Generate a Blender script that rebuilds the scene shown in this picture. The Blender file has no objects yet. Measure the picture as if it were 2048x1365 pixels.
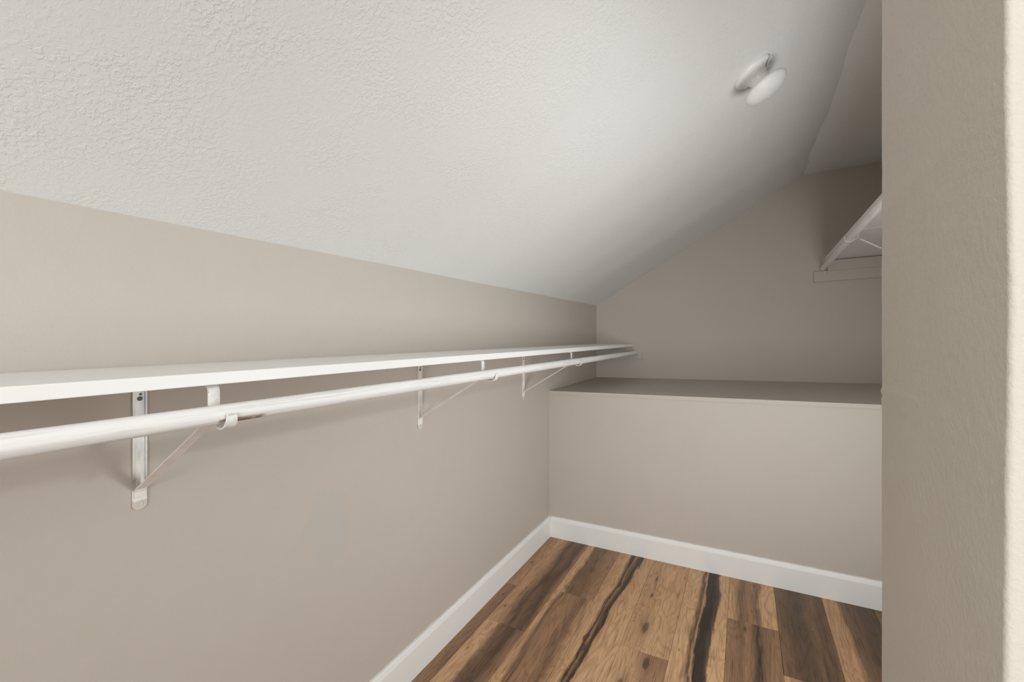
import bpy, bmesh, math, random
from mathutils import Vector
random.seed(7)
C = bpy.context.scene.collection
SC = bpy.context.scene
K = 0.0265                      # the old attic floor and ceiling run out of level: rise per metre to the right
def V(x, y, h): return Vector((x, y, h + K * x))

# ------------------------------------------------------------------ camera, world, light, exposure
EYE = 1.33
YAW = math.atan(466 / 841.3)
cam = bpy.data.cameras.new('camera'); camo = bpy.data.objects.new('camera', cam); C.objects.link(camo)
camo.location = (0, 0, EYE); camo.rotation_euler = (math.pi / 2, 0, YAW)
cam.sensor_fit = 'HORIZONTAL'; cam.sensor_width = 36.0
cam.lens = 36.0 * 841.3 / 2048; cam.shift_y = -13.5 / 2048
cam.clip_start = 0.01; cam.clip_end = 60
SC.camera = camo

w = bpy.data.worlds.new('world'); SC.world = w; w.use_nodes = True
w.node_tree.nodes['Background'].inputs['Color'].default_value = (0.9, 0.95, 1, 1)
w.node_tree.nodes['Background'].inputs['Strength'].default_value = 0.05

def light(name, kind, loc, power, color, **kw):
    d = bpy.data.lights.new(name, kind); d.energy = power; d.color = color
    o = bpy.data.objects.new(name, d); C.objects.link(o); o.location = loc
    aim = kw.pop('aim', None)
    for k_, v_ in kw.items(): setattr(d, k_, v_)
    if aim is not None:
        o.rotation_euler = (Vector(aim) - Vector(loc)).to_track_quat('-Z', 'Y').to_euler()
    return o
# a clamp lamp inside the closet, round the corner of the partition, turned to the left wall
light('closet_lamp', 'SPOT', (0.46, 0.70, 1.62), 12.5, (0.94, 0.98, 1.0), shadow_soft_size=0.035, spot_size=2.2, spot_blend=0.8, aim=(-1.1, 1.3, 1.1))
# unseen area lights added as soft fill, hidden behind the partition
light('fill_light', 'AREA', (0.80, 1.20, 1.00), 8.0, (0.93, 0.975, 1.0), shape='RECTANGLE', size=0.7, size_y=0.9, aim=(-0.2, 1.2, 1.0))
light('fill_light', 'AREA', (0.54, 1.20, 1.00), 9.0, (0.93, 0.975, 1.0), shape='RECTANGLE', size=0.46, size_y=0.9, aim=(-0.46, 2.8, 1.0))
# the lit room behind the camera
light('room_light', 'AREA', (0.10, -1.3, 1.60), 20.0, (0.94, 0.98, 1.0), shape='RECTANGLE', size=1.0, size_y=0.9, aim=(-0.10, 1.9, 1.2))
light('room_light', 'AREA', (0.50, -1.5, 1.50), 11.0, (0.94, 0.98, 1.0), shape='RECTANGLE', size=0.8, size_y=1.4, aim=(-0.30, 1.0, 1.2))

SC.view_settings.view_transform = 'Standard'
SC.view_settings.look = 'None'
SC.view_settings.gamma = 1.0
SC.view_settings.use_curve_mapping = False
SC.view_settings.exposure = 0.04

# ------------------------------------------------------------------ helpers
def srgb(r, g, b):
    f = lambda c: (c / 255 / 12.92) if c / 255 <= 0.04045 else ((c / 255 + 0.055) / 1.055) ** 2.4
    return (f(r), f(g), f(b), 1)

class NT:
    """small node-tree writer"""
    def __init__(s, name, rough=0.6, spec=0.3):
        s.m = bpy.data.materials.new(name); s.m.use_nodes = True
        s.t = s.m.node_tree; s.b = s.t.nodes['Principled BSDF']
        s.b.inputs['Roughness'].default_value = rough
        s.b.inputs['Specular IOR Level'].default_value = spec
        s.co = s.t.nodes.new('ShaderNodeTexCoord')
    def link(s, a, b): s.t.links.new(a, b)
    def put(s, sock, v):
        if isinstance(v, bpy.types.NodeSocket): s.link(v, sock)
        else: sock.default_value = v
    def math(s, op, a, b=0.0, c=0.0, clamp=False):
        n = s.t.nodes.new('ShaderNodeMath'); n.operation = op; n.use_clamp = clamp
        s.put(n.inputs[0], a); s.put(n.inputs[1], b); s.put(n.inputs[2], c); return n.outputs[0]
    def mapping(s, scale=(1, 1, 1), loc=(0, 0, 0), src=None):
        n = s.t.nodes.new('ShaderNodeMapping'); n.inputs['Scale'].default_value = scale; n.inputs['Location'].default_value = loc
        s.link(src or s.co.outputs['Object'], n.inputs['Vector']); return n.outputs[0]
    def noise(s, vec, scale=1.0, detail=2.0, rough=0.5, dist=0.0):
        n = s.t.nodes.new('ShaderNodeTexNoise'); s.link(vec, n.inputs['Vector'])
        n.inputs['Scale'].default_value = scale; n.inputs['Detail'].default_value = detail
        n.inputs['Roughness'].default_value = rough; n.inputs['Distortion'].default_value = dist
        return n.outputs['Fac']
    def ramp(s, fac, stops, interp='LINEAR'):
        n = s.t.nodes.new('ShaderNodeValToRGB'); n.color_ramp.interpolation = interp
        e = n.color_ramp.elements
        while len(e) < len(stops): e.new(0.5)
        for i, (p, c) in enumerate(stops):
            e[i].position = p; e[i].color = c if len(c) == 4 else (*c, 1)
        s.put(n.inputs['Fac'], fac); return n.outputs['Color']
    def smooth(s, v, a, b, lo=0.0, hi=1.0):
        n = s.t.nodes.new('ShaderNodeMapRange'); n.interpolation_type = 'SMOOTHSTEP'
        s.put(n.inputs['Value'], v); n.inputs['From Min'].default_value = a; n.inputs['From Max'].default_value = b
        n.inputs['To Min'].default_value = lo; n.inputs['To Max'].default_value = hi
        return n.outputs['Result']
    def mix(s, fac, a, b, mode='MIX'):
        n = s.t.nodes.new('ShaderNodeMix'); n.data_type = 'RGBA'; n.blend_type = mode
        s.put(n.inputs[0], fac); s.put(n.inputs[6], a); s.put(n.inputs[7], b); return n.outputs[2]
    def xyz(s, vec=None):
        n = s.t.nodes.new('ShaderNodeSeparateXYZ'); s.link(vec or s.co.outputs['Object'], n.inputs[0]); return n.outputs
    def color(s, v): s.put(s.b.inputs['Base Color'], v); return s
    def bump(s, h, dist, strength=1.0):
        n = s.t.nodes.new('ShaderNodeBump'); n.inputs['Distance'].default_value = dist
        n.inputs['Strength'].default_value = strength; s.put(n.inputs['Height'], h)
        s.link(n.outputs[0], s.b.inputs['Normal']); return s

class MB:
    """collects world-space geometry, builds ONE mesh object"""
    def __init__(s): s.v = []; s.f = []
    def add(s, vs, fs):
        o = len(s.v); s.v += [Vector(p) for p in vs]; s.f += [tuple(i + o for i in f) for f in fs]
    def box(s, x0, x1, y0, y1, h0, h1, sh=True):
        P = V if sh else (lambda x, y, z: Vector((x, y, z)))
        s.add([P(x, y, h) for h in (h0, h1) for y in (y0, y1) for x in (x0, x1)],
              [(0, 2, 3, 1), (4, 5, 7, 6), (0, 1, 5, 4), (1, 3, 7, 5), (3, 2, 6, 7), (2, 0, 4, 6)])
    def sweep(s, rings, caps=True, closed=True):
        """rings: list of equally long point lists"""
        n = len(rings[0]); vs = [p for r in rings for p in r]; fs = []
        for i in range(len(rings) - 1):
            for j in range(n if closed else n - 1):
                a, b = i * n + j, i * n + (j + 1) % n
                fs.append((a, b, b + n, a + n))
        if caps: fs.append(tuple(range(n - 1, -1, -1))); fs.append(tuple(range((len(rings) - 1) * n, len(rings) * n)))
        s.add(vs, fs)
    def tube(s, a, b, r, seg=24, stations=None):
        a, b = Vector(a), Vector(b); d = (b - a).normalized()
        u = d.orthogonal().normalized(); v = d.cross(u)
        st = stations or [(0, 1), (1, 1)]
        s.sweep([[a.lerp(b, t) + (u * math.cos(q) + v * math.sin(q)) * r * k for q in [2 * math.pi * i / seg for i in range(seg)]] for t, k in st])
    def lathe(s, c, axis, prof, seg=48):
        c, d = Vector(c), Vector(axis).normalized(); u = d.orthogonal().normalized(); v = d.cross(u)
        s.sweep([[c + d * o + (u * math.cos(q) + v * math.sin(q)) * max(r, 1e-5) for q in [2 * math.pi * i / seg for i in range(seg)]] for r, o in prof])
    def build(s, name, mat, parent=None, origin=(0, 0, 0), smooth=False, bevel=0.0, autosmooth=None):
        me = bpy.data.meshes.new(name); o = Vector(origin)
        me.from_pydata([tuple(p - o) for p in s.v], [], s.f)
        bm = bmesh.new(); bm.from_mesh(me)
        bmesh.ops.recalc_face_normals(bm, faces=bm.faces)
        if bevel:
            ed = [e for e in bm.edges if len(e.link_faces) == 2 and e.calc_face_angle() > 0.6]
            bmesh.ops.bevel(bm, geom=ed, offset=bevel, segments=2, affect='EDGES', profile=0.6)
        if smooth:
            for f in bm.faces: f.smooth = True
            for e in bm.edges:
                if len(e.link_faces) == 2 and e.calc_face_angle() > (autosmooth or 0.6): e.smooth = False
        bm.to_mesh(me); bm.free()
        me.materials.append(mat)
        ob = bpy.data.objects.new(name, me); C.objects.link(ob)
        if parent is None: ob.location = o
        else:
            ob.parent = parent; ob.location = o - parent.matrix_world.translation if parent.type == 'EMPTY' and False else (o - Vector(parent['base']))
        ob['base'] = tuple(o)
        return ob
def empty(name, loc, rz=0.0):
    o = bpy.data.objects.new(name, None); C.objects.link(o); o.location = loc; o.rotation_euler = (0, 0, rz)
    o.empty_display_size = 0.05; o['base'] = tuple(loc); return o
def tag(o, label, cat, group=None):
    o['label'] = label; o['category'] = cat
    if group: o['group'] = group
    return o
def struct(o, label=None):
    o['kind'] = 'structure'
    if label: o['label'] = label
    return o

# ------------------------------------------------------------------ materials
def wall_paint(patch=False):
    n = NT('cool_spot_greige_wall_paint' if patch else 'greige_wall_paint', 0.62, 0.25)
    p = n.co.outputs['Object']
    st = n.noise(n.mapping((260, 260, 260)), 1, 4, 0.6)
    bl = n.noise(n.mapping((3, 3, 3)), 1, 2, 0.5)
    c = n.mix(bl, srgb(196, 188, 177), srgb(200, 192, 182))
    if patch:                               # uneven-edged spot below the shelf, cooler and greyer than the rest
        x = n.xyz(); q = n.noise(n.mapping((9, 9, 9)), 1, 3, 0.5)
        a_ = n.math('MULTIPLY', n.math('SUBTRACT', x[1], 0.885), 1 / 0.085); b_ = n.math('MULTIPLY', n.math('SUBTRACT', x[2], 0.70), 1 / 0.125)
        d = n.math('ADD', n.math('SQRT', n.math('ADD', n.math('MULTIPLY', a_, a_), n.math('MULTIPLY', b_, b_))), n.math('MULTIPLY', n.math('SUBTRACT', q, 0.5), 1.6))
        c = n.mix(n.smooth(d, 1.15, 0.6, 0, 0.35), c, srgb(188, 189, 186))
    n.color(c)
    lo = n.noise(n.mapping((14, 14, 14)), 1, 1, 0.5)
    fi = n.noise(n.mapping((1100, 1100, 1100)), 1, 3, 0.6)
    h = n.math('ADD', n.math('ADD', st, n.math('MULTIPLY', fi, 0.35)), n.math('MULTIPLY', lo, 4.0))
    return n.bump(h, 0.00045, 0.9).m
def ceiling_paint():
    n = NT('white_stipple_ceiling_paint', 0.7, 0.2)
    a = n.noise(n.mapping((125, 125, 125)), 1, 3, 0.55, 0.4)
    b = n.noise(n.mapping((7, 7, 7)), 1, 2, 0.5)
    k = n.smooth(a, 0.46, 0.60)
    f = n.noise(n.mapping((320, 320, 320)), 1, 2, 0.5)
    h = n.math('ADD', n.math('MULTIPLY', k, n.smooth(b, 0.35, 0.6, 0.35, 1.0)), n.math('MULTIPLY', f, 0.25))
    n.color(n.mix(b, srgb(231, 231, 228), srgb(235, 235, 232)))
    return n.bump(h, 0.0007, 0.75).m
def white_paint(name, c0=(235, 234, 230), c1=(226, 225, 221), rough=0.42, bumpd=0.0003, sc=60, stretch=(1, 1, 1)):
    n = NT(name, rough, 0.4)
    a = n.noise(n.mapping(tuple(sc * q for q in stretch)), 1, 4, 0.6)
    n.color(n.mix(a, srgb(*c0), srgb(*c1)))
    return n.bump(a, bumpd, 0.7).m
M_WALL = wall_paint(); M_CEIL = ceiling_paint()
M_TRIM = white_paint('white_baseboard_paint', (243, 243, 240), (239, 239, 236), 0.4, 0.0001, 30)
M_CAULK = white_paint('white_caulk', (222, 221, 215), (206, 204, 196), 0.6, 0.0006, 120)

def rod_paint(name, worn_y=None):
    n = NT(name, 0.5, 0.35)
    a = n.noise(n.mapping((150, 5, 150)), 1, 4, 0.65)
    b = n.noise(n.mapping((40, 14, 40)), 1, 3, 0.6)
    c = n.mix(n.smooth(a, 0.45, 0.7, 0, 0.45), srgb(240, 239, 236), srgb(192, 190, 184))
    c = n.mix(n.smooth(b, 0.66, 0.74, 0, 0.35), c, srgb(150, 146, 138))
    if worn_y:
        x = n.xyz()
        d0 = n.math('SUBTRACT', x[1], worn_y[0]); d1 = n.math('SUBTRACT', worn_y[1], x[1])
        along = n.math('MULTIPLY', n.smooth(d0, 0, 0.006), n.smooth(d1, 0, 0.02))
        low = n.smooth(x[2], -0.004, -0.0105)
        low2 = n.math('MULTIPLY', low, n.smooth(x[0], 0.0, 0.006))
        msk = n.math('MULTIPLY', n.math('MULTIPLY', along, low2), n.smooth(b, 0.36, 0.5))
        c = n.mix(n.math('MULTIPLY', msk, 0.95), c, srgb(138, 98, 78))
    n.color(c)
    return n.bump(n.math('ADD', a, b), 0.0005, 0.7).m
M_ROD = rod_paint('brushed_white_rod_paint', (0.388, 0.478))
M_ROD2 = rod_paint('plain_white_rod_paint')
M_SHELF = white_paint('white_shelf_paint', (246, 245, 243), (240, 239, 236), 0.4, 0.0003, 18, (1, 0.15, 1))
def metal_paint():
    n = NT('chipped_white_metal_paint', 0.42, 0.5)
    a = n.noise(n.mapping((70, 70, 70)), 1, 3, 0.6)
    c = n.mix(n.smooth(a, 0.40, 0.62, 0, 1.0), srgb(243, 241, 235), srgb(228, 225, 219))
    r = n.noise(n.mapping((38, 38, 38), (3, 1, 5)), 1, 3, 0.65)
    c = n.mix(n.smooth(r, 0.66, 0.74, 0, 0.55), c, srgb(158, 140, 118))
    n.color(c); return n.bump(a, 0.00025, 0.6).m
M_METAL = metal_paint()
def foot_paint():
    n = NT('half_overpainted_bracket_foot', 0.5, 0.35)
    z = n.xyz()[2]
    w_ = n.math('ADD', z, n.math('MULTIPLY', n.noise(n.mapping((160, 160, 60)), 1, 3, 0.6), 0.012))
    n.color(n.mix(n.smooth(w_, -0.2645, -0.2625), srgb(214, 209, 200), srgb(244, 243, 239))); return n.m
M_FOOT = foot_paint()
def brace_paint():
    n = NT('cream_white_brace_paint', 0.45, 0.4)
    a = n.noise(n.mapping((25, 25, 25)), 1, 3, 0.6)
    n.color(n.mix(n.smooth(a, 0.4, 0.65), srgb(244, 240, 233), srgb(234, 229, 221))); return n.m
M_BRACE = brace_paint()
def bare_metal():
    n = NT('bare_grey_steel', 0.38, 0.5)
    a = n.noise(n.mapping((60, 60, 20)), 1, 3, 0.6)
    y, z = n.xyz()[1], n.xyz()[2]
    c = n.mix(n.smooth(a, 0.35, 0.65), srgb(224, 220, 212), srgb(192, 194, 196))
    ru = n.math('MULTIPLY', n.smooth(z, -0.205, -0.240), n.smooth(n.noise(n.mapping((90, 90, 40)), 1, 3, 0.6), 0.36, 0.6))
    n.color(n.mix(n.math('MULTIPLY', ru, 0.75), c, srgb(146, 118, 88)))
    n.b.inputs['Metallic'].default_value = 0.25
    return n.bump(a, 0.0003, 0.5).m
M_STEEL = bare_metal()
M_SCREW = NT('dark_screw_steel', 0.4, 0.5).color(srgb(92, 92, 94)).m
M_DARK = NT('dark_gap', 0.9, 0.1).color(srgb(40, 36, 32)).m
def glaze():
    n = NT('white_glazed_plastic', 0.22, 0.5); n.color(srgb(246, 246, 244)); return n.m
def speckled():
    n = NT('speckled_white_glass', 0.2, 0.5)
    a = n.noise(n.mapping((420, 420, 420)), 1, 2, 0.6)
    n.color(n.mix(a, srgb(248, 248, 246), srgb(238, 238, 235)))
    return n.bump(a, 0.0012, 0.8).m
M_GLAZE = glaze(); M_SPECK = speckled()

TAN = (206, 166, 126); TAN2 = (190, 150, 113); MID = (160, 124, 94); BRN = (128, 99, 76); DRK = (98, 77, 61); BLK = (58, 48, 41)
def plank_material(i, stops, knots=(), wob=0.25, wf=3.0, skew=0.0, taper=0.0, cen=0.5, yend=0.8):
    """stops: heartwood / sapwood profile across the plank; knots: (x, y, rx, ry, darkness)"""
    n = NT('wood_plank_grain_%d' % i, 0.45, 0.35)
    sd = 13.7 * i
    x, y, _ = n.xyz()
    # meander of the profile along the board
    w1 = n.math('SUBTRACT', n.noise(n.mapping((2.0, wf, 1), (sd, sd * 0.3, 0)), 1, 2, 0.5), 0.5)
    w2 = n.math('SUBTRACT', n.noise(n.mapping((26, 5, 1), (sd, 0, 2)), 1, 3, 0.6), 0.5)
    u = n.math('ADD', n.math('MULTIPLY', x, 1 / 0.2025), n.math('ADD', n.math('MULTIPLY', w1, wob * 2), n.math('MULTIPLY', w2, 0.16)))
    dy_ = n.math('SUBTRACT', yend, y)
    if skew: u = n.math('ADD', u, n.math('MULTIPLY', dy_, skew))
    if taper: u = n.math('ADD', cen, n.math('MULTIPLY', n.math('SUBTRACT', u, cen), n.math('ADD', 1.0, n.math('MULTIPLY', dy_, taper))))
    w3 = n.math('SUBTRACT', n.noise(n.mapping((90, 6, 1), (sd, 3, 2)), 1, 4, 0.7), 0.5)
    u = n.math('ADD', u, n.math('MULTIPLY', w3, 0.16))
    masks = []
    for (kx, ky, rx, ry, dk) in knots:
        dx = n.math('MULTIPLY', n.math('SUBTRACT', x, kx), 1 / rx); dy = n.math('MULTIPLY', n.math('SUBTRACT', y, ky), 1 / ry)
        d = n.math('SQRT', n.math('ADD', n.math('MULTIPLY', dx, dx), n.math('MULTIPLY', dy, dy)))
        d = n.math('ADD', d, n.math('MULTIPLY', w2, 1.1))
        masks.append((d, dk))
        u = n.math('ADD', u, n.math('MULTIPLY', n.smooth(d, 2.6, 0.3, 0, 0.10), n.math('SIGN', dx)))
    c = n.ramp(u, [(p, srgb(*q)) for p, q in stops])
    # growth-ring lines (cathedral figure) and pores
    figv = n.mapping((9, 1.7, 1), (sd, sd, 0))
    fg = n.noise(figv, 1, 2, 0.5, 0.6)
    for d, dk in masks: fg = n.math('ADD', fg, n.math('MULTIPLY', n.smooth(d, 3.2, 0.2), 0.45))
    li = n.math('SINE', n.math('MULTIPLY', fg, 95.0))
    c = n.mix(n.smooth(li, 0.0, 1.0, 0, 0.34), c, n.mix(1.0, c, (0.52, 0.46, 0.40, 1), 'MULTIPLY'))
    g = n.noise(n.mapping((230, 7, 1), (sd, 0, 0)), 1, 4, 0.65)
    c = n.mix(n.smooth(g, 0.46, 0.72, 0, 0.85), c, n.mix(1.0, c, (0.42, 0.36, 0.31, 1), 'MULTIPLY'))
    g2 = n.noise(n.mapping((60, 2.2, 1), (0, sd, 0)), 1, 3, 0.6)
    c = n.mix(n.smooth(g2, 0.45, 0.75, 0, 0.35), c, n.mix(1.0, c, (1.18, 1.16, 1.12, 1), 'MULTIPLY'))
    for d, dk in masks:
        c = n.mix(n.smooth(d, 1.15, 0.45, 0, dk), c, srgb(64, 50, 41))
        c = n.mix(n.smooth(d, 2.6, 0.7, 0, 0.35 * dk), c, srgb(110, 84, 65))
    n.color(c)
    return n.bump(g, 0.00012, 0.5).m

# ------------------------------------------------------------------ the setting
XL, XR = -1.156, 0.822          # left knee wall, right wall
YB, YLEDGE, YREAR = 3.636, 2.608, -1.9
HC0, HC1, XC = 1.6165, 2.459, 0.367   # ceiling: springing, flat height, crease
SL = (HC1 - HC0) / (XC - XL)

# floor: slab with planks
m = MB(); m.box(XL - 0.12, XR + 0.12, YREAR - 0.1, YB + 0.1, -0.16, -0.012)
floor = struct(m.build('floor', M_DARK))
XS = [-1.156, -1.08, -0.878, -0.6755, -0.473, -0.2755, -0.0715, 0.1315, 0.334, 0.5365, 0.739, 0.822]
J = {0: [0.9, 2.0], 1: [0.48, 1.702], 2: [0.84, 2.061], 3: [0.2, 1.33], 4: [0.60, 1.817], 5: [0.1, 1.28], 6: [1.0, 2.221], 7: [0.72, 1.943], 8: [0.3, 1.5], 9: [1.1, 2.3], 10: [0.7, 1.9]}
SPEC = {  # (column, piece): profile stops, knots, wobble, frequency
 (1, 'far'): ([(0, TAN2), (.20, TAN2), (.36, MID), (.48, DRK), (.62, BRN), (.86, DRK), (1, MID)], [(.115, .42, .028, .075, .55), (.055, .30, .004, .010, .8), (.03, .12, .004, .010, .9), (.115, .05, .010, .05, .7)], .16, 3.2),
 (1, 'near'): ([(0, TAN), (.34, TAN), (.44, BRN), (.75, DRK), (1, MID)], [(.03, 1.02, .003, .008, .8)], .16, 2.2),
 (0, 'far'): ([(0, MID), (.5, TAN2), (1, MID)], [(.045, .25, .006, .012, .9)], .2, 3),
 (0, 'near'): ([(0, MID), (.5, BRN), (1, MID)], [(.05, 1.0, .004, .010, .9)], .2, 3),
 (2, 'far'): ([(0, TAN), (.17, TAN), (.24, BRN), (.55, BRN), (.78, MID), (1, MID)], [(.115, .27, .02, .05, .45), (.185, .33, .004, .012, .8)], .13, 3),
 (2, 'near'): ([(0, TAN2), (.12, TAN), (.22, BRN), (.30, MID), (.6, MID), (.8, BRN), (1, TAN2)], [(.065, .62, .006, .16, .6)], .14, 2.6),
 (3, 'far'): ([(0, TAN2), (.30, TAN), (.38, BRN), (.42, BLK), (.45, DRK), (.48, MID), (.51, BRN), (.58, DRK), (.64, BLK), (.69, DRK), (.73, TAN2), (1, TAN)], [(.05, .46, .005, .014, 1), (.07, .40, .004, .010, .9), (.05, .13, .005, .008, .9)], .18, 1.5, .24, 0.9, .54, 1.22),
 (3, 'near'): ([(0, TAN2), (.4, TAN), (.8, TAN2), (1, TAN)], [(.09, 1.0, .004, .012, .9)], .2, 3),
 (4, 'far'): ([(0, TAN2), (.3, TAN2), (.55, TAN), (1, TAN2)], [(.075, .16, .017, .05, .75), (.055, .42, .006, .018, .95), (.05, .58, .005, .03, .85), (.185, .66, .003, .010, .8), (.195, .30, .003, .008, .8)], .12, 2),
 (4, 'near'): ([(0, TAN), (.35, TAN2), (.6, MID), (1, MID)], [(.12, 1.16, .016, .04, .85), (.05, 1.02, .014, .03, .6)], .2, 3),
 (5, 'far'): ([(0, TAN), (.26, TAN), (.36, DRK), (.42, TAN2), (.46, BLK), (.62, BLK), (.72, DRK), (.76, TAN), (1, TAN)], [(.03, .62, .003, .008, .7)], .17, 1.6),
 (5, 'near'): ([(0, TAN), (.3, TAN2), (.4, BLK), (.6, DRK), (.7, TAN), (1, TAN)], [], .25, 3),
 (6, 'far'): ([(0, TAN), (.13, TAN2), (.26, BRN), (.5, MID), (.64, BRN), (.72, TAN), (1, TAN)], [(.10, .10, .003, .01, .4)], .12, 3),
 (6, 'near'): ([(0, MID), (.3, BRN), (.38, MID), (.5, BRN), (.60, BLK), (.66, BRN), (1, MID)], [(.07, 1.17, .006, .02, .8)], .15, 3),
 (7, 'far'): ([(0, BRN), (.3, DRK), (.55, DRK), (.7, BRN), (.9, DRK), (1, BRN)], [(.09, .50, .03, .06, .5), (.15, .10, .006, .12, .85)], .2, 3),
 (7, 'near'): ([(0, TAN), (.3, MID), (.6, TAN2), (1, BRN)], [(.08, 1.0, .02, .03, .6)], .2, 3),
 (8, 'far'): ([(0, TAN2), (.28, TAN2), (.38, BRN), (.7, DRK), (1, DRK)], [(.13, .7, .02, .06, .4)], .15, 2.5),
 (9, 'far'): ([(0, BRN), (.5, DRK), (1, BRN)], [], .2, 3),
}
GEN = [([(0, TAN), (.4, TAN2), (.55, BRN), (1, MID)], [], .25, 3), ([(0, MID), (.5, BRN), (1, MID)], [], .25, 3), ([(0, TAN2), (.5, TAN), (1, MID)], [], .25, 3)]
mi = 0; gen_m = []
for g_ in GEN: mi += 1; gen_m.append(plank_material(mi, *g_))
for c in range(len(XS) - 1):
    cuts = [YREAR] + [j for j in (J[c][0] - 1.22, ) if j > YREAR + 0.2] + J[c] + [YLEDGE - 0.002]
    for p in range(len(cuts) - 1):
        y0, y1 = cuts[p], cuts[p + 1]
        key = (c, 'far') if p == len(cuts) - 2 else (c, 'near') if p == len(cuts) - 3 else None
        if key in SPEC: mi += 1; mt = plank_material(mi, *SPEC[key])
        else: mt = gen_m[(c * 3 + p) % 3]
        g = 0.0005; e = 0.0011; x0, x1 = XS[c] + g, XS[c + 1] - g; dz = random.uniform(-.00025, .0002)
        b_ = MB()
        lo = [V(x0, y0 + g, -.012), V(x1, y0 + g, -.012), V(x1, y1 - g, -.012), V(x0, y1 - g, -.012)]
        md = [V(x0, y0 + g, -.0007 + dz), V(x1, y0 + g, -.0007 + dz), V(x1, y1 - g, -.0007 + dz), V(x0, y1 - g, -.0007 + dz)]
        hi = [V(x0 + e, y0 + g + e, dz), V(x1 - e, y0 + g + e, dz), V(x1 - e, y1 - g - e, dz), V(x0 + e, y1 - g - e, dz)]
        b_.sweep([lo, md, hi])
        b_.build('plank', mt, floor, V(x0, y0 + g, 0))

# left knee wall, back wall, ledge
m = MB(); m.box(XL - 0.1, XL, YREAR, YB + 0.1, -0.012, HC0 + 0.001)
wl = struct(m.build('wall_left', wall_paint(True)), 'long greige knee wall on the left under the sloping ceiling')
m = MB()
pr = [(XL, -0.012), (XR + .1, -0.012), (XR + .1, HC1), (XC, HC1), (XL, HC0)]
m.sweep([[V(x, y, h) for x, h in pr] for y in (YB, YB + 0.1)])
wb = struct(m.build('wall_back', M_WALL), 'greige end wall above the ledge')
m = MB(); m.box(XL, XR, YLEDGE, YLEDGE + .10, -0.012, 0.957)
wk = struct(m.build('wall_ledge', M_WALL), 'low greige wall carrying the deep ledge at the end of the closet')
tr = MB(); tr.box(XL, XR, YLEDGE + .10, YB, 0.90, 0.957)
tr = struct(tr.build('trim_1', M_WALL), 'painted boards forming the top of the ledge')
for (xa, xb) in ((XL, -0.591), (-0.591, XR)):
    q = MB(); q.box(xa + .0002, xb - .0002, YLEDGE - .0055, YB - .0005, 0.9572, 0.9795)
    q.build('ledge_board', M_WALL, tr, bevel=.0008)
# right wall, partition by the camera, rear wall
m = MB(); m.box(XR, XR + .1, YREAR, YB, -0.012, HC1)
struct(m.build('wall_right', M_WALL))
m = MB(); m.box(XL, XR, YREAR - .1, YREAR, -0.012, HC1)
struct(m.build('wall_rear', M_WALL))

# partition end: rounded, hand-painted drywall corners
LJ, Y0, Y1 = 0.0650, 0.1730, 0.2985
def wob(h, s, a): return a * (math.sin(h * 61 + s) * .5 + math.sin(h * 173 + 2 * s) * .3 + math.sin(h * 431 + 5 * s) * .2)
hs = [-0.012, 0.4, 0.8, 1.0, 1.1, 1.15] + [1.18 + i * 0.0025 for i in range(130)] + [1.55, 1.65, 1.8, 2.0, 2.2, HC1 - 0.001]
rings = []
for h in hs:
    bulge = 0.0007 * math.exp(-((h - 1.335) / 0.05) ** 2) - 0.0003 * math.exp(-((h - 1.225) / .03) ** 2)
    o = bulge + wob(h, 1, .00013); i_ = wob(h, 4, .00012) - .0007 * math.exp(-((h - 1.2975) / .0011) ** 2) - .0005 * math.exp(-((h - 1.2915) / .0014) ** 2) - .0003 * math.exp(-((h - 1.395) / .004) ** 2)
    r = .0016
    ring = [(XR, Y0), (XR, Y1)]
    ring += [(LJ + .05, Y1)]
    ring += [(LJ + i_ + r - r * math.sin(a), Y1 - r + r * math.cos(a)) for a in (0, .4, .8, 1.2, 1.57)]
    ring += [(LJ + (i_ + o) / 2 + wob(h, 9, .00005), (Y0 + Y1) / 2)]
    ring += [(LJ + o + r - r * math.cos(a), Y0 + r - r * math.sin(a)) for a in (0, .4, .8, 1.2, 1.57)]
    ring += [(LJ + .05, Y0)]
    rings.append([V(x, y, h) for x, y in ring])
m = MB(); m.sweep(rings)
struct(m.build('wall_front', M_WALL, smooth=True, autosmooth=1.2), 'greige partition end close by on the right edge')

# ceiling: sloping part with the gentle waves of old drywall, then the flat part
def wave(y, t):
    s_ = 0
    for y_, a, wd in ((2.98, .0075, .13), (2.42, -.0035, .12), (1.80, .0045, .16), (1.25, -.0030, .15), (3.36, -.0035, .10)):
        s_ += a * math.exp(-((y - y_ - .10 * (t - .5)) / wd) ** 2)
    return s_ * (0.25 + 0.75 * math.sin(math.pi * min(1, max(0, t)))) 
prof = [(XL - .1, HC0 - SL * .1)] + [(XL + (XC - XL) * i / 14, HC0 + SL * (XC - XL) * i / 14) for i in range(15)] + [(XC + .15, HC1), (XR + .1, HC1)]
nx = len(prof); ys = [YREAR - .1 + (YB + .1 - YREAR + .1) * i / 110 for i in range(111)]
vs = []; fs = []
for y in ys:
    for i, (x, h) in enumerate(prof):
        t = i / 15
        if i == 15:                         # the hand-finished crease wanders a little
            d_ = .008 * math.sin(y * 5.3 + .4) * (1 if y < YB - .3 else 0) + .002 * math.sin(y * 17)
            x += d_; h += d_ * SL * .6
        vs.append(V(x, y, h - (wave(y, t) if 0 < i < 15 else 0)))
for a in range(len(ys) - 1):
    for b in range(nx - 1):
        q = a * nx + b; fs.append((q, q + 1, q + nx + 1, q + nx))
top = len(vs)
for y in (ys[0], ys[-1]):
    for x, h in ((XL - .1, HC0 + .1), (XC, HC1 + .12), (XR + .1, HC1 + .12)): vs.append(V(x, y, h))
fs += [(top, top + 3, top + 4, top + 1), (top + 1, top + 4, top + 5, top + 2)]
m = MB(); m.add(vs, fs)
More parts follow.
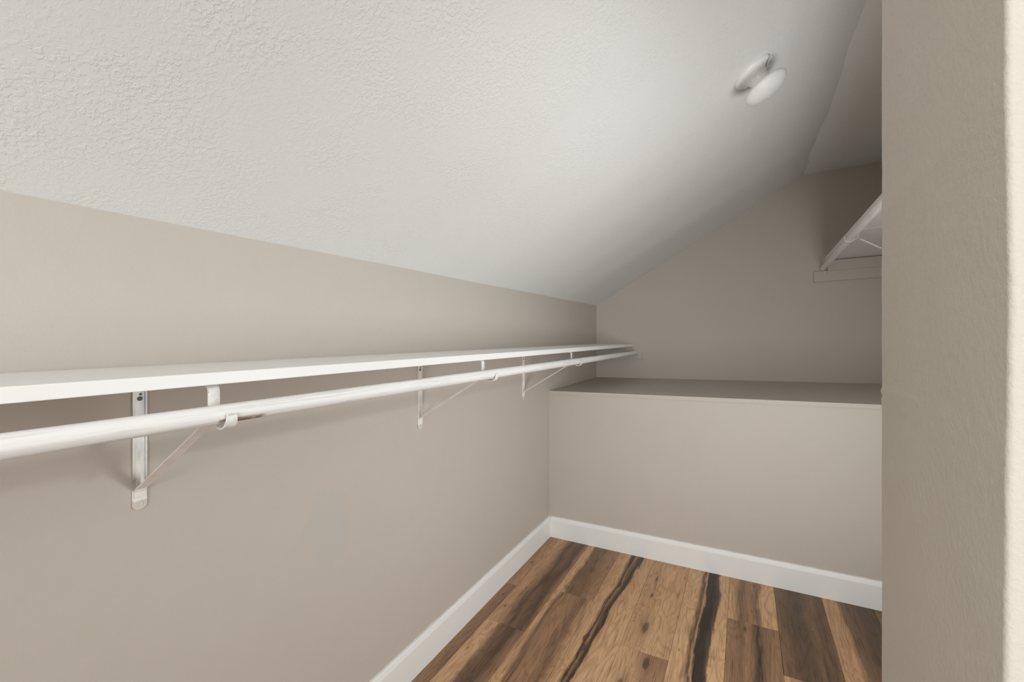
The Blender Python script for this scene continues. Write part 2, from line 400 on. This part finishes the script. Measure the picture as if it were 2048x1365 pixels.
ceil = struct(m.build('ceiling', M_CEIL, smooth=True, autosmooth=0.33), 'white stippled ceiling sloping up from the knee wall')
for p in ceil.data.polygons: pass

# baseboards
def board(name, path_a, path_b, inward):
    pr = [(0, 0.0005), (0.014, 0.0005), (0.014, .114), (.0125, .119), (.0085, .131), (.006, .1345), (0, .1350)]
    m = MB()
    m.sweep([[V(p[0] + inward[0] * t, p[1] + inward[1] * t, h) for t, h in pr] for p in (path_a, path_b)])
    return struct(m.build(name, M_TRIM))
bl = board('baseboard_left', (XL, YREAR), (XL, YLEDGE), (1, 0))
bb = board('baseboard_back', (XL + .014, YLEDGE), (XR, YLEDGE), (0, -1))
# hand-run caulk along the tops
rg = []
N = 120
for i in range(N + 1):
    y = -.2 + (YLEDGE - .002 + .2) * i / N
    t = .0022 + .0012 * math.sin(i * 1.7) * math.sin(i * .31) + (.003 if 66 < i < 70 else 0)
    rg.append([V(XL - .001, y, .1345), V(XL + .0035, y, .1352), V(XL + .0012, y, .1365 + t), V(XL - .001, y, .1368 + t)])
m = MB(); m.sweep(rg); m.build('caulk', M_CAULK, bl)
rg = []
for i in range(N + 1):
    x = XL + (XR - XL) * i / N
    t = .0014 + .0012 * math.sin(i * 1.3) * math.sin(i * .23)
    rg.append([V(x, YLEDGE + .001, .1345), V(x, YLEDGE - .003, .1352), V(x, YLEDGE - .001, .1365 + t), V(x, YLEDGE + .001, .1368 + t)])
m = MB(); m.sweep(rg); m.build('caulk', M_CAULK, bb)

# ------------------------------------------------------------------ shelves, rods, cleats
def shelf_h(y): return 1.2855 - .004 * y            # top of the left shelf at its front edge
FX = -0.825
m = MB()
m.sweep([[V(XL + .001, y, shelf_h(y) + .007), V(FX, y, shelf_h(y)), V(FX, y, shelf_h(y) - .022), V(XL + .001, y, shelf_h(y) - .015)] for y in (-.62, YB - .002)])
sh = m.build('closet_shelf', M_SHELF, origin=V(XL, 1.5, 1.28), bevel=.0015)
tag(sh, 'long white painted shelf board running along the left knee wall', 'shelf')
ROD_X = -0.810
def rod_h(y): return 1.2120 - .0046 * y
m = MB(); n_ = 40
r0, r1 = V(ROD_X, -.62, rod_h(-.62)), V(ROD_X, YB - .004, rod_h(YB))
m.tube(r0, r1, .0168, 28, [(i / n_, 1 + .012 * math.sin(i * 2.1)) for i in range(n_ + 1)])
rod = m.build('clothes_rod', M_ROD, origin=V(ROD_X, 0, rod_h(.45)), smooth=True)
tag(rod, 'long white painted clothes rod under the left shelf, brown worn patch at the nearest bracket', 'clothes rod')

def rshelf(y): return 1.856 + .028 * (YB - y)
RFX = 0.490
m = MB()
m.sweep([[V(RFX, y, rshelf(y)), V(XR - .001, y, rshelf(y)), V(XR - .001, y, rshelf(y) - .021), V(RFX, y, rshelf(y) - .021)] for y in (1.15, YB - .002)])
sh2 = m.build('closet_shelf', M_SHELF, origin=V(XR, 2.4, 1.87), bevel=.0015)
tag(sh2, 'short visible end of the high white shelf at upper right, seen from below', 'shelf')
RRX = 0.476
def rrod_h(y): return 1.7765 + .044 * (YB - y)
m = MB()
m.tube(V(RRX, 1.15, rrod_h(1.15)), V(RRX, YB - .004, rrod_h(YB)), .0170, 28, [(i / 24, 1 + .010 * math.sin(i * 1.9)) for i in range(25)])
rod2 = m.build('clothes_rod', M_ROD2, origin=V(RRX, 2.4, 1.8), smooth=True)
tag(rod2, 'white clothes rod slanting up at upper right beside the partition', 'clothes rod')

# cleats on the end wall
e = empty('shelf_cleat', V(XL, YB, 1.15)); tag(e, 'small painted cleat on end wall under the far end of the left shelf', 'cleat')
m = MB(); m.box(XL + .001, -.756, YB - .019, YB - .0005, 1.1440, 1.1765); m.build('lower_board', M_WALL, e, e['base'], bevel=.001)
m = MB(); m.box(XL + .001, -.842, YB - .019, YB - .0005, 1.1770, 1.2470); m.build('upper_board', M_WALL, e, e['base'], bevel=.001)
e = empty('shelf_cleat', V(XR, YB, 1.70)); tag(e, 'larger greige cleat on end wall under the high right shelf', 'cleat')
m = MB(); m.box(.424, XR - .001, YB - .019, YB - .0005, 1.6870, 1.7585); m.build('lower_board', M_WALL, e, e['base'], bevel=.001)
m = MB(); m.box(.502, XR - .001, YB - .019, YB - .0005, 1.7590, 1.8285); m.build('upper_board', M_WALL, e, e['base'], bevel=.001)
for (x, h) in ((.4985, 1.742), (.4990, 1.7555)):
    m = MB(); m.lathe(V(x, YB - .0190, h), (0, -1, 0), [(.0024, -.001), (.0024, .0003), (.0016, .0006), (0, .0007)], 10)
    m.build('nail', M_SCREW, e, e['base'])

# ------------------------------------------------------------------ shelf-and-rod brackets
def strap(m, path, wid, th):
    """flat strap swept along a path in the x-z plane, width along y"""
    P = [Vector((p[0], 0, p[1])) for p in path]; rings = []
    for i, p in enumerate(P):
        a = (P[i] - P[i - 1]).normalized() if i else (P[1] - P[0]).normalized()
        b = (P[i + 1] - P[i]).normalized() if i < len(P) - 1 else a
        t = (a + b).normalized(); nrm = Vector((-t.z, 0, t.x))
        k = 1 / max(.5, math.cos(a.angle(b) / 2)) if a.length and b.length else 1
        wd = wid(i / (len(P) - 1)) if callable(wid) else wid
        hw, ht = wd / 2, th / 2 * k
        rings.append([p + nrm * q[1] + Vector((0, q[0], 0)) for q in
                      ((-hw, -ht), (hw, -ht), (hw, ht * .7), (hw * .86, ht), (-hw * .86, ht), (-hw, ht * .7))])
    m.sweep(rings)
def arc(cx, cz, r, a0, a1, n=10): return [(cx + r * math.cos(math.radians(a0 + (a1 - a0) * i / n)), cz + r * math.sin(math.radians(a0 + (a1 - a0) * i / n))) for i in range(n + 1)]

def make_bracket(sgn, kk, rx, rz, label, group):
    """origin on the wall right under the shelf; +x points into the room (sgn flips it)"""
    root = empty('shelf_bracket', (0, 0, 0)); tag(root, label, 'bracket', group)
    def fin(m, name, mat, parent, **kw):
        for p in m.v: p.z += kk * p.x; p.x *= sgn
        return m.build(name, mat, parent, (0, 0, 0), **kw)
    # wall leg: strip with two folded edges and a rounded foot
    m = MB(); prof = [(-.0125, .0004), (.0125, .0004), (.0125, .0046), (.0092, .0046), (.0082, .0024), (-.0082, .0024), (-.0092, .0046), (-.0125, .0046)]
    m.sweep([[Vector((x, y, z)) for y, x in prof] for z in (-.004, -.246)])
    leg = fin(m, 'wall_leg', M_STEEL, root)
    m = MB(); ft = []
    for a in range(11):
        q = math.pi * a / 10; ft.append((-.0130 * math.cos(q) * (1 if 0 < a < 10 else 1), -.279 - .0105 * math.sin(q)))
    outl = [(.0125, -.240)] + [(y, z) for y, z in reversed(ft)] + [(-.0125, -.240)]
    m.sweep([[Vector((x, y, z)) for y, z in outl] for x in (.0006, .0036)])
    foot = fin(m, 'foot_tab', M_FOOT, root, bevel=.0006)
    m = MB(); m.lathe(Vector((.0036, .001, -.276)), (1, 0, 0), [(.0062, -.001), (.0062, .0006), (.0045, .0012), (.0030, .0007), (0, .0007)], 14)
    fin(m, 'screw', M_FOOT, foot, smooth=True)
    m = MB(); m.lathe(Vector((.0024, .0005, -.048)), (1, 0, 0), [(.0052, -.001), (.0052, .0002), (.0046, .0012), (0, .0016)], 14)
    m.lathe(Vector((.0024, .0015, -.0385)), (1, 0, 0), [(.0028, -.001), (.0028, .0006), (0, .0010)], 10)
    fin(m, 'screw', M_SCREW, leg, smooth=True)
    # arm under the shelf
    m = MB(); strap(m, [(.0004, -.0020), (rx - .056, -.0020)], .020, .0028); fin(m, 'arm', M_METAL, root)
    # hook: curls down behind the rod, round under it and up to a lip
    m = MB(); ru = .0200
    path = [(rx - .057, -.0022)] + arc(rx - .052, -.0145, .0122, 90, 0, 7) + [(rx - .0392, rz + .02)] + [(rx - .036, rz + .008)] + [(rx - .028, rz - .006)] + arc(rx, rz + .0014, ru, 205, 372, 16) + [(rx + .0215, rz + .0095)]
    strap(m, path, lambda t: .0195 if t < .85 else .0195 - .004 * (t - .85) / .15, .0026)
    fin(m, 'hook', M_METAL, root, smooth=True, autosmooth=.5)
    # diagonal brace
    m = MB(); strap(m, [(.0052, -.262), (.0052, -.250), (.0085, -.2425), (.150, -.1575), (rx - .041, rz - .006)], lambda t: .0205, .0030)
    fin(m, 'brace', M_BRACE, root, smooth=True, autosmooth=.35)
    return root
def copy_tree(o, parent=None):
    c = o.copy(); C.objects.link(c); c.parent = parent
    for ch in list(o.children): copy_tree(ch, c)
    return c
G = 'shelf brackets along the left wall'
proto = make_bracket(1, .0055, .346, -.0580, 'nearest white metal shelf bracket, large, with bare grey wall leg and chipped foot', G)
LAB = [None, 'middle of the three white shelf brackets on the left wall', 'farthest and smallest white bracket under the left shelf, nearest the ledge corner']
for i, (y, lb) in enumerate(zip((.4085, 1.312, 2.222), LAB)):
    o = proto if i == 0 else copy_tree(proto)
    o.location = V(XL + .0003, y, shelf_h(y) - .0155)
    if i:                                   # the two farther brackets have painted legs
        for ch in o.children:
            if ch.name.startswith('wall_leg'): ch.material_slots[0].link = 'OBJECT'; ch.material_slots[0].material = M_BRACE
    if lb: o['label'] = lb
right = make_bracket(-1, -.0265, .346, -.0430, 'white bracket hook holding the right rod near the partition edge', None)
right.location = V(XR - .0003, 2.770, rshelf(2.77) - .0215)

# ------------------------------------------------------------------ ceiling light
nrm = Vector((SL, 0, -1)).normalized(); nrm = Vector((SL + K, 0, -1)).normalized()
lx, ly = 0.0247, 1.7332
base = V(lx, ly, HC0 + SL * (lx - XL)) 
e = empty('ceiling_light', base); tag(e, 'round white ceiling light with flared base and speckled cap on the sloping ceiling', 'ceiling light')
m = MB(); m.lathe(base, nrm, [(.010, -.004), (.066, -.004), (.0672, .004), (.0668, .0085), (.063, .012), (.054, .0165), (.045, .0225), (.037, .031), (.032, .041), (.030, .053), (.030, .064)], 56)
bs = m.build('base', M_GLAZE, e, base, smooth=True, autosmooth=.9)
m = MB(); m.lathe(base, nrm, [(.029, .060), (.040, .0635), (.058, .0675), (.0690, .0735), (.0715, .0770), (.0712, .0800), (.0690, .0850), (.0600, .0935), (.0470, .1000), (.0300, .1045), (.0140, .1065), (.0, .1070)], 56)
cp = m.build('cap', M_SPECK, e, base, smooth=True, autosmooth=1.2)
# seam and fixing screw in the flared base
ux = Vector((1, 0, SL + K)).normalized(); uy = Vector((0, 1, 0))
def on_base(ang, r, o): return base + nrm * o + (ux * math.cos(ang) + uy * math.sin(ang)) * r
A0 = math.radians(-42)
m = MB(); pts = [(.0676, .004), (.0668, .0092), (.062, .0130), (.054, .0172), (.045, .0233), (.039, .0295)]
rg = []
for i, (r, o) in enumerate(pts):
    wv = A0 + .05 * math.sin(i * 1.1)
    rg.append([on_base(wv - .0009 / r, r + .0003, o), on_base(wv + .0009 / r, r + .0003, o), on_base(wv + .0009 / r, r - .002, o - .001), on_base(wv - .0009 / r, r - .002, o - .001)])
m.sweep(rg); m.build('seam', M_DARK, bs, base)
m = MB(); c_ = on_base(A0 + .12, .0365, .0350); m.lathe(c_, on_base(A0 + .12, 1, .6) - base, [(.0052, -.003), (.0052, .001), (.0040, .0022), (0, .0026)], 14)
m.build('screw', M_STEEL, bs, base, smooth=True)
for o in bpy.data.objects:
    if 'base' in o: del o['base']
